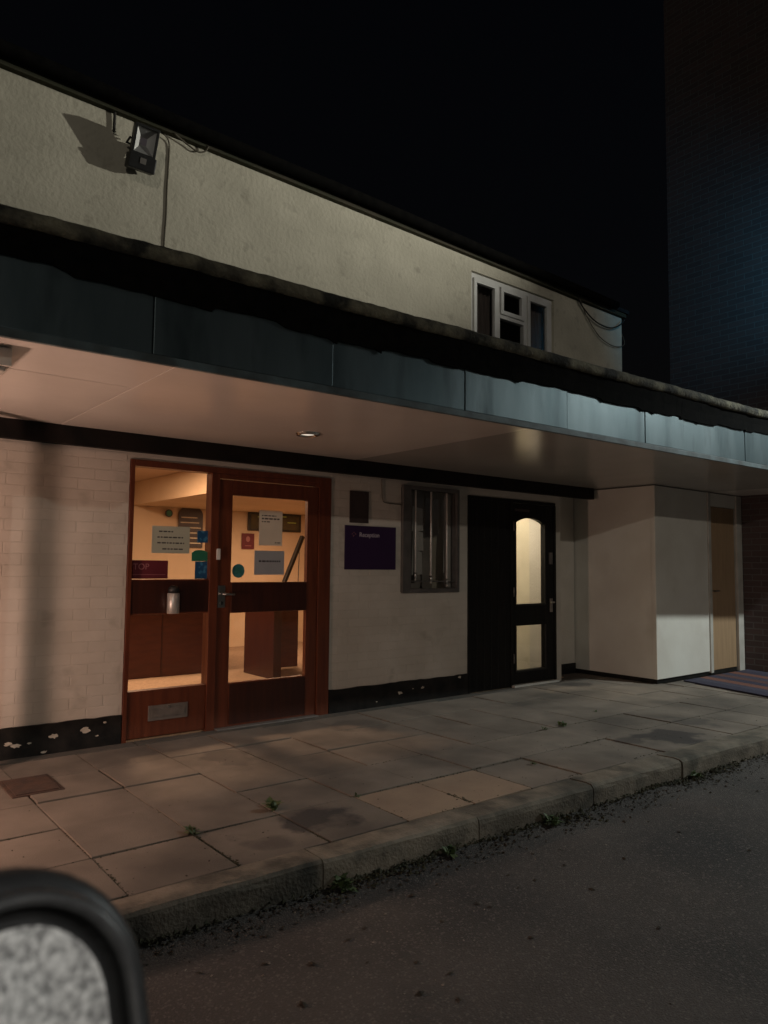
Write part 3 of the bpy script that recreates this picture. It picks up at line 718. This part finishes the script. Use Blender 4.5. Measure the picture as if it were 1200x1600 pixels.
flat('blue_sticker', 'blue', 2.415, 2.502, 1.43, 1.521, PY, 'upper of two blue stickers on the left glass pane, above the green one', 'sticker')
gs = thing('green_sticker', (2.44, PY, 1.287), 'green rounded sticker between two blue ones on the left glass pane', 'sticker')
MB().prism([(2.373, 1.287), (2.503, 1.287), (2.503, 1.365)] + [(2.44 + .065 * math.cos(R(a)), 1.345 + .028 * math.sin(R(a))) for a in range(20, 165, 15)] + [(2.373, 1.35)], PY - .0006, PY + .0006).build('sheet', M['green'], gs)
flat('blue_sticker', 'blue', 2.402, 2.503, 1.152, 1.285, PY, 'lower of two blue stickers on the left glass pane, under the green one', 'sticker')
PY = .0185
flat('printed_notice', 'paper', 2.942, 3.159, 1.421, 1.707, PY, 'white portrait notice taped to the upper door pane', 'notice',
     [(1.665, 2.965, 3.10, .009), (1.64, 2.965, 3.13, .012), (1.615, 2.965, 3.05, .009), (1.445, 3.09, 3.14, .007)])
flat('printed_notice', 'paper_grey', 2.904, 3.183, 1.183, 1.379, PY - .001, 'grey landscape notice with one bold line on the upper door pane', 'notice',
     [(1.293, 2.945, 3.145, .014)])
ts = thing('round_sticker', (2.77, PY, 1.16), 'round teal sticker at the lower left of the upper door pane', 'sticker')
MB().prism(circle(2.765, 1.214, .055, 28), PY - .0006, PY + .0006).build('sheet', M['teal'], ts)
for k, ww in enumerate((.05, .06, .045)): MB().box(2.765 - ww / 2, 2.765 + ww / 2, PY - .0012, PY - .0007, 1.228 - .016 * k, 1.234 - .016 * k).build('print', M['green'], ts)

# dispenser on the sidelight rail
dp = thing('dispenser', (2.21, -.05, .90), 'silver cylinder dispenser with black cap on the sidelight mid rail', 'dispenser')
MB().tube([(2.205, -.05, .90), (2.205, -.05, .905), (2.205, -.05, 1.045), (2.205, -.05, 1.05)], [.041, .045, .045, .041], 24).build('cylinder', M['can'], dp, smooth=True)
MB().tube([(2.205, -.05, 1.051), (2.205, -.05, 1.085), (2.205, -.05, 1.10), (2.205, -.05, 1.108)], [.040, .040, .028, .012], 24).build('cap', M['black_plastic'], dp, smooth=True)
MB().box(2.185, 2.225, -.011, -.0045, .91, 1.06).build('wall_bracket', M['black_plastic'], dp)

# cables
def cable(name, pts, r, m_, label, sub=6):
    P = [Vector(p) for p in pts]; out = []
    for i in range(len(P) - 1):                 # Catmull-Rom
        p0, p1, p2, p3 = P[max(i - 1, 0)], P[i], P[i + 1], P[min(i + 2, len(P) - 1)]
        for k in range(sub):
            t = k / sub
            out.append(.5 * (2 * p1 + (p2 - p0) * t + (2 * p0 - 5 * p1 + 4 * p2 - p3) * t * t + (3 * p1 - p0 - 3 * p2 + p3) * t ** 3))
    out.append(P[-1])
    o = MB().tube(out, r, 6).build(name, m_, None, smooth=True); tag(o, label, 'cable'); return o
cable('cable', [(2.02, -.05, 4.50), (2.075, -.012, 4.47), (2.078, -.007, 4.3), (2.072, -.007, 4.1), (2.072, -.007, 3.9), (2.064, -.007, 3.7), (2.06, -.007, 3.4), (2.06, -.03, 2.74)], .006, M['cable_pale'], 'cable running down the cream wall from the floodlight to the canopy')
cable('cable', [(2.10, -.05, 4.535), (2.22, -.03, 4.50), (2.30, -.03, 4.475), (2.36, -.03, 4.50), (2.38, -.05, 4.54)], .007, M['cable_pale'], 'short looped cable under the eaves right of the floodlight')
cable('cable', [(1.66, -.02, 4.545), (1.66, -.016, 4.45), (1.66, -.016, 4.39)], .010, M['cable'], 'short cable stub hanging from the eaves left of the floodlight')
cable('cable', [(7.1, -.05, 4.47), (7.2, -.04, 4.37), (7.45, -.04, 4.25), (7.75, -.04, 4.23), (7.95, -.05, 4.31), (8.05, -.05, 4.40)], .009, M['cable'], 'upper of two drooping cables at the right end of the cream wall')
cable('cable', [(7.15, -.04, 4.45), (7.3, -.03, 4.27), (7.55, -.03, 4.08), (7.85, -.03, 4.02), (8.09, -.02, 4.10), (8.10, .05, 4.3)], .006, M['cable_pale'], 'lower thinner drooping cable at the right end of the cream wall')
cable('cable', [(4.19, -.008, 2.062), (4.19, -.008, 1.99), (4.20, -.008, 1.88), (4.24, -.008, 1.845), (4.43, -.008, 1.838)], .004, M['cable_pale'], 'thin painted cable beside the barred window above the purple sign')

# ---- things inside reception
ct = thing('reception_counter', (3.2, 3.0, .01), 'red brown reception counter seen through the glass of the entrance', 'counter')
MB().box(1.2, 3.9, 2.72, 3.3, .012, 1.0).build('front_panel', M['counter'], ct, .004)
MB().box(1.1, 4.0, 2.64, 3.38, 1.002, 1.04).build('worktop', M['counter_dark'], ct, .006)
for k in range(4): MB().box(1.3 + .65 * k, 1.31 + .65 * k, 2.714, 2.722, .02, .99).build('joint_strip', M['counter_dark'], ct)
ds = thing('desk', (4.5, 2.3, .01), 'dark desk block behind the lower pane of the entrance door', 'desk')
MB().box(4.16, 4.26, 1.83, 2.50, .012, .90).build('side_panel', M['counter_dark'], ds, .004)
MB().box(4.262, 4.97, 2.62, 2.68, .012, .90).build('back_panel', M['counter'], ds, .004)
MB().box(4.10, 5.05, 1.75, 2.70, .902, .935).build('desk_top', M['counter'], ds, .006)
mo = thing('counter_flap', (4.5, 2.3, .937), 'dark slanted counter flap standing open behind the upper door pane', 'counter flap')
MB().hexa([(4.49, 2.27, .938), (4.53, 2.27, .938), (4.53, 2.33, .938), (4.49, 2.33, .938), (4.79, 2.27, 1.62), (4.825, 2.27, 1.60), (4.825, 2.33, 1.60), (4.79, 2.33, 1.62)]).build('board', M['black_plastic'], mo, .004)
MB().tube([(4.79, 2.36, .938), (4.795, 2.345, 1.53)], .006, 6).build('stay', M['alu'], mo)
YB = 4.985
ab = thing('arched_board', (4.56, YB, 1.55), 'brown arched board with pale lines on the back wall', 'board')
ar = [(4.37, 1.50), (4.75, 1.50), (4.75, 1.98)] + [(4.56 + .19 * math.cos(R(a)), 1.98 + .14 * math.sin(R(a))) for a in range(10, 180, 10)] + [(4.37, 1.98)]
MB().prism(ar, YB - .012, YB).build('board', M['sign_brown'], ab)
for k in range(6): MB().box(4.40 + .01 * (k % 2), 4.72 - .03 * (k % 3), YB - .0135, YB - .0125, 1.56 + .075 * k, 1.575 + .075 * k).build('print', M['lobby'], ab)
wp = thing('wall_picture', (6.0, YB, 1.79), 'dark framed display on the back wall behind the door pane', 'picture')
MB().box(5.50, 6.46, YB - .03, YB - .001, 1.79, 2.075).build('frame', M['black_plastic'], wp, .004)
MB().box(5.54, 6.42, YB - .034, YB - .0305, 1.82, 2.045).build('picture', M['screen'], wp)
for xa, za in ((5.66, 2.0), (6.02, 2.02), (6.2, 1.93)): MB().box(xa, xa + .16, YB - .036, YB - .0345, za, za + .016).build('print', M['green_reflection'], wp)  # green reflections on the display, painted as strips
pw = thing('maroon_poster', (5.51, YB, 1.5), 'small maroon poster with a pale emblem on the back wall', 'poster')
MB().box(5.404, 5.621, YB - .006, YB - .001, 1.50, 1.743).build('sheet', M['maroon'], pw)
MB().prism([(5.51 + .035 * math.cos(R(a)) , 1.655 + .045 * math.sin(R(a))) for a in range(0, 360, 30)], YB - .0075, YB - .0062).build('emblem', M['lettering_red'], pw)
MB().box(5.46, 5.57, YB - .0075, YB - .0062, 1.545, 1.556).build('print', M['lettering_red'], pw)
ck = thing('wall_clock', (4.2, YB, 1.95), 'small dark round clock on the back wall left of the arched board', 'clock')
MB().prism(circle(4.22, 1.99, .055, 24), YB - .02, YB - .001).build('case', M['black_plastic'], ck); MB().prism(circle(4.22, 1.99, .04, 24), YB - .022, YB - .0205).build('face', M['green'], ck)
pc = thing('papers', (4.62, .2, 1.2), 'white papers hanging inside the barred window', 'papers')
for xa, xb, za, zb, y in ((4.62, 4.765, 1.60, 1.84, .062), (4.63, 4.775, 1.41, 1.61, .066), (4.62, 4.76, 1.18, 1.42, .064), (5.03, 5.05, 1.2, 1.6, .06)):
    MB().hexa([(xa, y, za), (xb, y + .004, za + .006), (xb, y + .0052, za + .006), (xa, y + .0012, za), (xa, y - .01, zb), (xb - .01, y, zb - .02), (xb - .01, y + .0012, zb - .02), (xa, y - .0088, zb)]).build('sheet', M['paper'], pc)

# ================================================================== GROUND DETAILS
dc = thing('drain_cover', (1.12, -.68, .0), 'rusty square drain cover set in the paving at the left', 'drain cover')
MB().box(.99, 1.26, -.87, -.50, -.02, .006).build('frame', M['rust'], dc, .003)
MB().box(1.01, 1.24, -.85, -.52, .0065, .011).build('lid', M['rust'], dc, .002)
mt_ = thing('striped_mat', (8.4, -1.35, .003), 'purple and orange striped mat in front of the brown door', 'mat')
cols = [mat('mat_%d' % k, c_, tuple(q * .7 for q in c_), .95, 40, bump=.004, bscale=150) for k, c_ in enumerate(((.035, .032, .058), (.17, .07, .05), (.05, .047, .075), (.10, .048, .045)))]
sk = -.28
for k in range(9):
    a = 7.86 + .17 * k
    pts = [(a, -.86), (a + .168, -.86), (a + .168 + sk, -1.95), (a + sk, -1.95)]
    if pts[2][0] > 9.42 or pts[1][0] > 9.42: continue
    MB().hexa([(x, y, .006) for x, y in (pts[3], pts[2], pts[1], pts[0])] + [(x, y, .02) for x, y in (pts[3], pts[2], pts[1], pts[0])]).build('stripe', cols[(0, 2, 1, 0, 3, 2, 1, 0, 2)[k]], mt_, .002)

def weed(x, y, z, r, n, label, seed):
    rn = random.Random(seed); mb = MB()
    for k in range(n):
        a = rn.uniform(0, 6.283); ln = r * rn.uniform(.5, 1.1); wd = ln * rn.uniform(.12, .22); el = rn.uniform(.15, 1.1)
        d = Vector((math.cos(a) * math.cos(el), math.sin(a) * math.cos(el), math.sin(el))); s_ = Vector((-math.sin(a), math.cos(a), 0))
        b_ = Vector((x + rn.uniform(-.01, .01), y + rn.uniform(-.03, .03) * (r / .05), z)); m1 = b_ + d * ln * .55 + Vector((0, 0, ln * .1)); tp = b_ + d * ln - Vector((0, 0, ln * .12))
        mb.add([b_ - s_ * wd * .25, b_ + s_ * wd * .25, m1 + s_ * wd, tp, m1 - s_ * wd], [(0, 1, 2, 4), (4, 2, 3)])
    o = mb.build('weed', M['leaf'], None); return tag(o, label, 'weed', 'weeds in the paving joints')
weed(2.02, -1.84, 0, .075, 40, 'largest green weed, in the paving joint near the dark stain', 1)
weed(1.54, -1.93, 0, .05, 26, 'small weed in the paving joint nearest the left kerb', 2)
weed(2.49, -1.955, 0, .03, 14, 'tiny weed at the corner of the pale slab', 3)
weed(4.66, -1.485, 0, .04, 16, 'left of two weeds on the far paving before the black door', 4)
weed(4.88, -1.49, 0, .05, 22, 'right of two weeds on the far paving before the black door', 5)
weed(3.80, -2.10, 0, .03, 16, 'small weed close to the kerb right of the pale slabs', 6)
weed(5.60, -1.30, 0, .025, 12, 'farthest small weed on the paving, towards the white panel', 8)

weed(1.92, ko(1.92) - .035, -.12, .075, 60, 'leafy weed at the foot of the kerb beside the nearest kerb joint', 21)
weed(2.55, ko(2.55) - .03, -.12, .06, 44, 'weed at the foot of the kerb below the pale slabs', 22)
weed(3.28, ko(3.28) - .04, -.12, .07, 52, 'low weed at the foot of the kerb right of the pale slabs', 23)
weed(4.75, ko(4.75) - .03, -.12, .06, 40, 'farthest weed at the foot of the kerb, towards the right', 24)
def scatter(name, m_, n, fn, size, label, cat, seed, flatness=.5):
    rn = random.Random(seed); mb = MB()
    for _ in range(n):
        x, y, z = fn(rn); s_ = size * rn.uniform(.35, 1.3); a = rn.uniform(0, 6.28)
        e1 = Vector((math.cos(a), math.sin(a), rn.uniform(-.3, .3) * flatness)) * s_; e2 = Vector((-math.sin(a), math.cos(a), rn.uniform(-.5, .5) * flatness)) * s_ * rn.uniform(.35, .8); p = Vector((x, y, z + s_ * .15))
        h = Vector((0, 0, s_ * flatness * rn.uniform(.2, .8)))
        mb.add([p - e1, p - e2, p + e1, p + e2, p + h], [(0, 1, 4), (1, 2, 4), (2, 3, 4), (3, 0, 4)])
    o = mb.build(name, m_, None); return tag(o, label, cat, None, 'stuff')
CL = [(random.uniform(.3, 9.2), random.uniform(.03, .22)) for _ in range(34)]
def clump(r_):
    if r_.random() < .25: return r_.uniform(.2, 9.3)
    c_, w_ = r_.choice(CL); return min(max(r_.gauss(c_, w_), .2), 9.3)
scatter('leaf_litter', M['litter'], 150, lambda r_: (r_.uniform(.6, 9), ko(4) - .03 - abs(r_.gauss(0, .45)), -.119), .016, 'dark leaf litter scattered on the asphalt', 'leaf litter', 11)
scatter('kerbside_moss', M['mossy'], 2600, lambda r_: ((lambda x: (x, ko(x) - .003 - abs(r_.gauss(0, max(.006, .035 + .03 * math.sin(x * 4.1) + .02 * math.sin(x * 11 + 1)))), -.119 + .02 * r_.random() ** 2))(clump(r_))), .012, 'moss and dirt along the foot of the kerb', 'moss', 12, 1.2)
scatter('kerbside_litter', M['litter'], 2200, lambda r_: ((lambda x: (x, ko(x) - .01 - abs(r_.gauss(0, .09)), -.118))(r_.uniform(.2, 9.3))), .010, 'dark debris along the gutter', 'debris', 13, .8)
scatter('grit', M['grit'], 260, lambda r_: (r_.uniform(.6, 8), ko(4) - .03 - abs(r_.gauss(0, .5)), -.119), .006, 'pale grit and twigs on the asphalt', 'grit', 14, .8)
def joint_pt(r_):
    q = r_.random()
    if q < .35:                                  # thick growth in the joints nearest the kerb
        k = r_.choice(((5, .6), (6, .95), (6, .95), (7, .3), (8, .5), (9, .35))); t = r_.random() ** 1.5
        return (xe[k[0]] + r_.gauss(0, .009), -2.39 + t * k[1] * .5, -.003)
    if q < .6:
        x = r_.choice(xe[4:12]); return (x + r_.gauss(0, .005), r_.uniform(-2.39, -1.55 if r_.random() < .8 else -.6), -.004)
    return (r_.uniform(.6, 6), r_.choice((-1.945, -1.945, -2.405, -1.485)) + r_.gauss(0, .006), -.004)
scatter('paving_grit', M['litter'], 420, lambda r_: (r_.uniform(.5, 7.2), -2.38 + abs(r_.gauss(0, .7)) % 2.2, .002), .005, 'dark grit and crumbs on the paving', 'grit', 16, .8)
scatter('joint_moss', M['mossy'], 1900, joint_pt, .008, 'dark moss in the paving joints', 'moss', 15, .8)

# ================================================================== CAR WING MIRROR, close to the camera
mc = Vector((.076, -4.792, .981)); Nn = Vector((.12, -.93, .34)).normalized(); Uu = Vector((.93, .12, 0)).normalized(); Vv = Nn.cross(Uu).normalized()
if Vv.z < 0: Vv = -Vv
def rrect(hw, hh, r, n=9):
    p = []
    for cx, cy, a0 in ((hw - r, hh - r, 0), (-hw + r, hh - r, 90), (-hw + r, -hh + r, 180), (hw - r, -hh + r, 270)):
        p += [(cx + r * math.cos(R(a0 + 90 * k / n)), cy + r * math.sin(R(a0 + 90 * k / n))) for k in range(n + 1)]
    return p
def loft(rings, cap0=True, cap1=True):
    mb = MB(); vs = []; q = None
    for off, dep in rings:
        p = rrect(.098 + off, .068 + off, .056 + off); q = len(p)
        vs += [mc + Uu * u + Vv * v - Nn * dep for u, v in p]
    fs = [(i * q + k, i * q + (k + 1) % q, (i + 1) * q + (k + 1) % q, (i + 1) * q + k) for i in range(len(rings) - 1) for k in range(q)]
    if cap0: fs.append(tuple(range(q)))
    if cap1: fs.append(tuple(range((len(rings) - 1) * q, len(rings) * q)))
    return mb.add(vs, fs)
wm = thing('wing_mirror', mc - Vv * .1, 'dark car wing mirror with dewy grey glass in the near left corner', 'wing mirror')
loft([(0, 0), (0, .004)]).build('glass', M['dew'], wm)
loft([(.001, .012), (.010, .012), (.0105, -.004)], False, False).build('gap', M['black_plastic'], wm, smooth=True)
loft([(.0108, .003), (.0112, -.006), (.014, -.010), (.018, -.009), (.021, -.003), (.0215, .006)], False, False).build('rim', M['mirror_rim'], wm, smooth=True)
loft([(.0218, .004), (.028, .006), (.034, .016), (.036, .035), (.030, .060), (.012, .082), (-.015, .094), (-.045, .098)], False, True).build('housing', M['mirror_shell'], wm, smooth=True)
MB().tube([mc - Uu * .08 - Nn * .06 - Vv * .02, mc - Uu * .17 - Nn * .05 - Vv * .06, mc - Uu * .22 - Nn * .02 - Vv * .12], [.03, .026, .03], 12).build('arm', M['mirror_shell'], wm, smooth=True)
dpn = MB(); hd = Vector((-.13, .99, 0)); org = Vector((-.13, -5.27, 0)); rows = []
prof = [(-.10, .93), (-.02, .94), (.0, .90), (.035, .75), (.045, .55), (.03, .30), (.0, .12)]
for k in range(11):
    p = org + hd * (-.35 + 1.25 * k / 10)
    rows += [p + Vector((.99, .13, 0)) * o_ + Vector((0, 0, z - .12)) for o_, z in prof]
q = len(prof)
dpn.add(rows, [(k * q + t, (k + 1) * q + t, (k + 1) * q + t + 1, k * q + t + 1) for k in range(10) for t in range(q - 1)]).build('door_panel', M['mirror_shell'], wm, smooth=True)
# added fill lamp behind the camera, no fitting: brightens the mirror glass
lamp('mirror_fill_lamp', 'POINT', (.22, -5.42, 1.42), 9, (1, .97, .92), shadow_soft_size=.06)
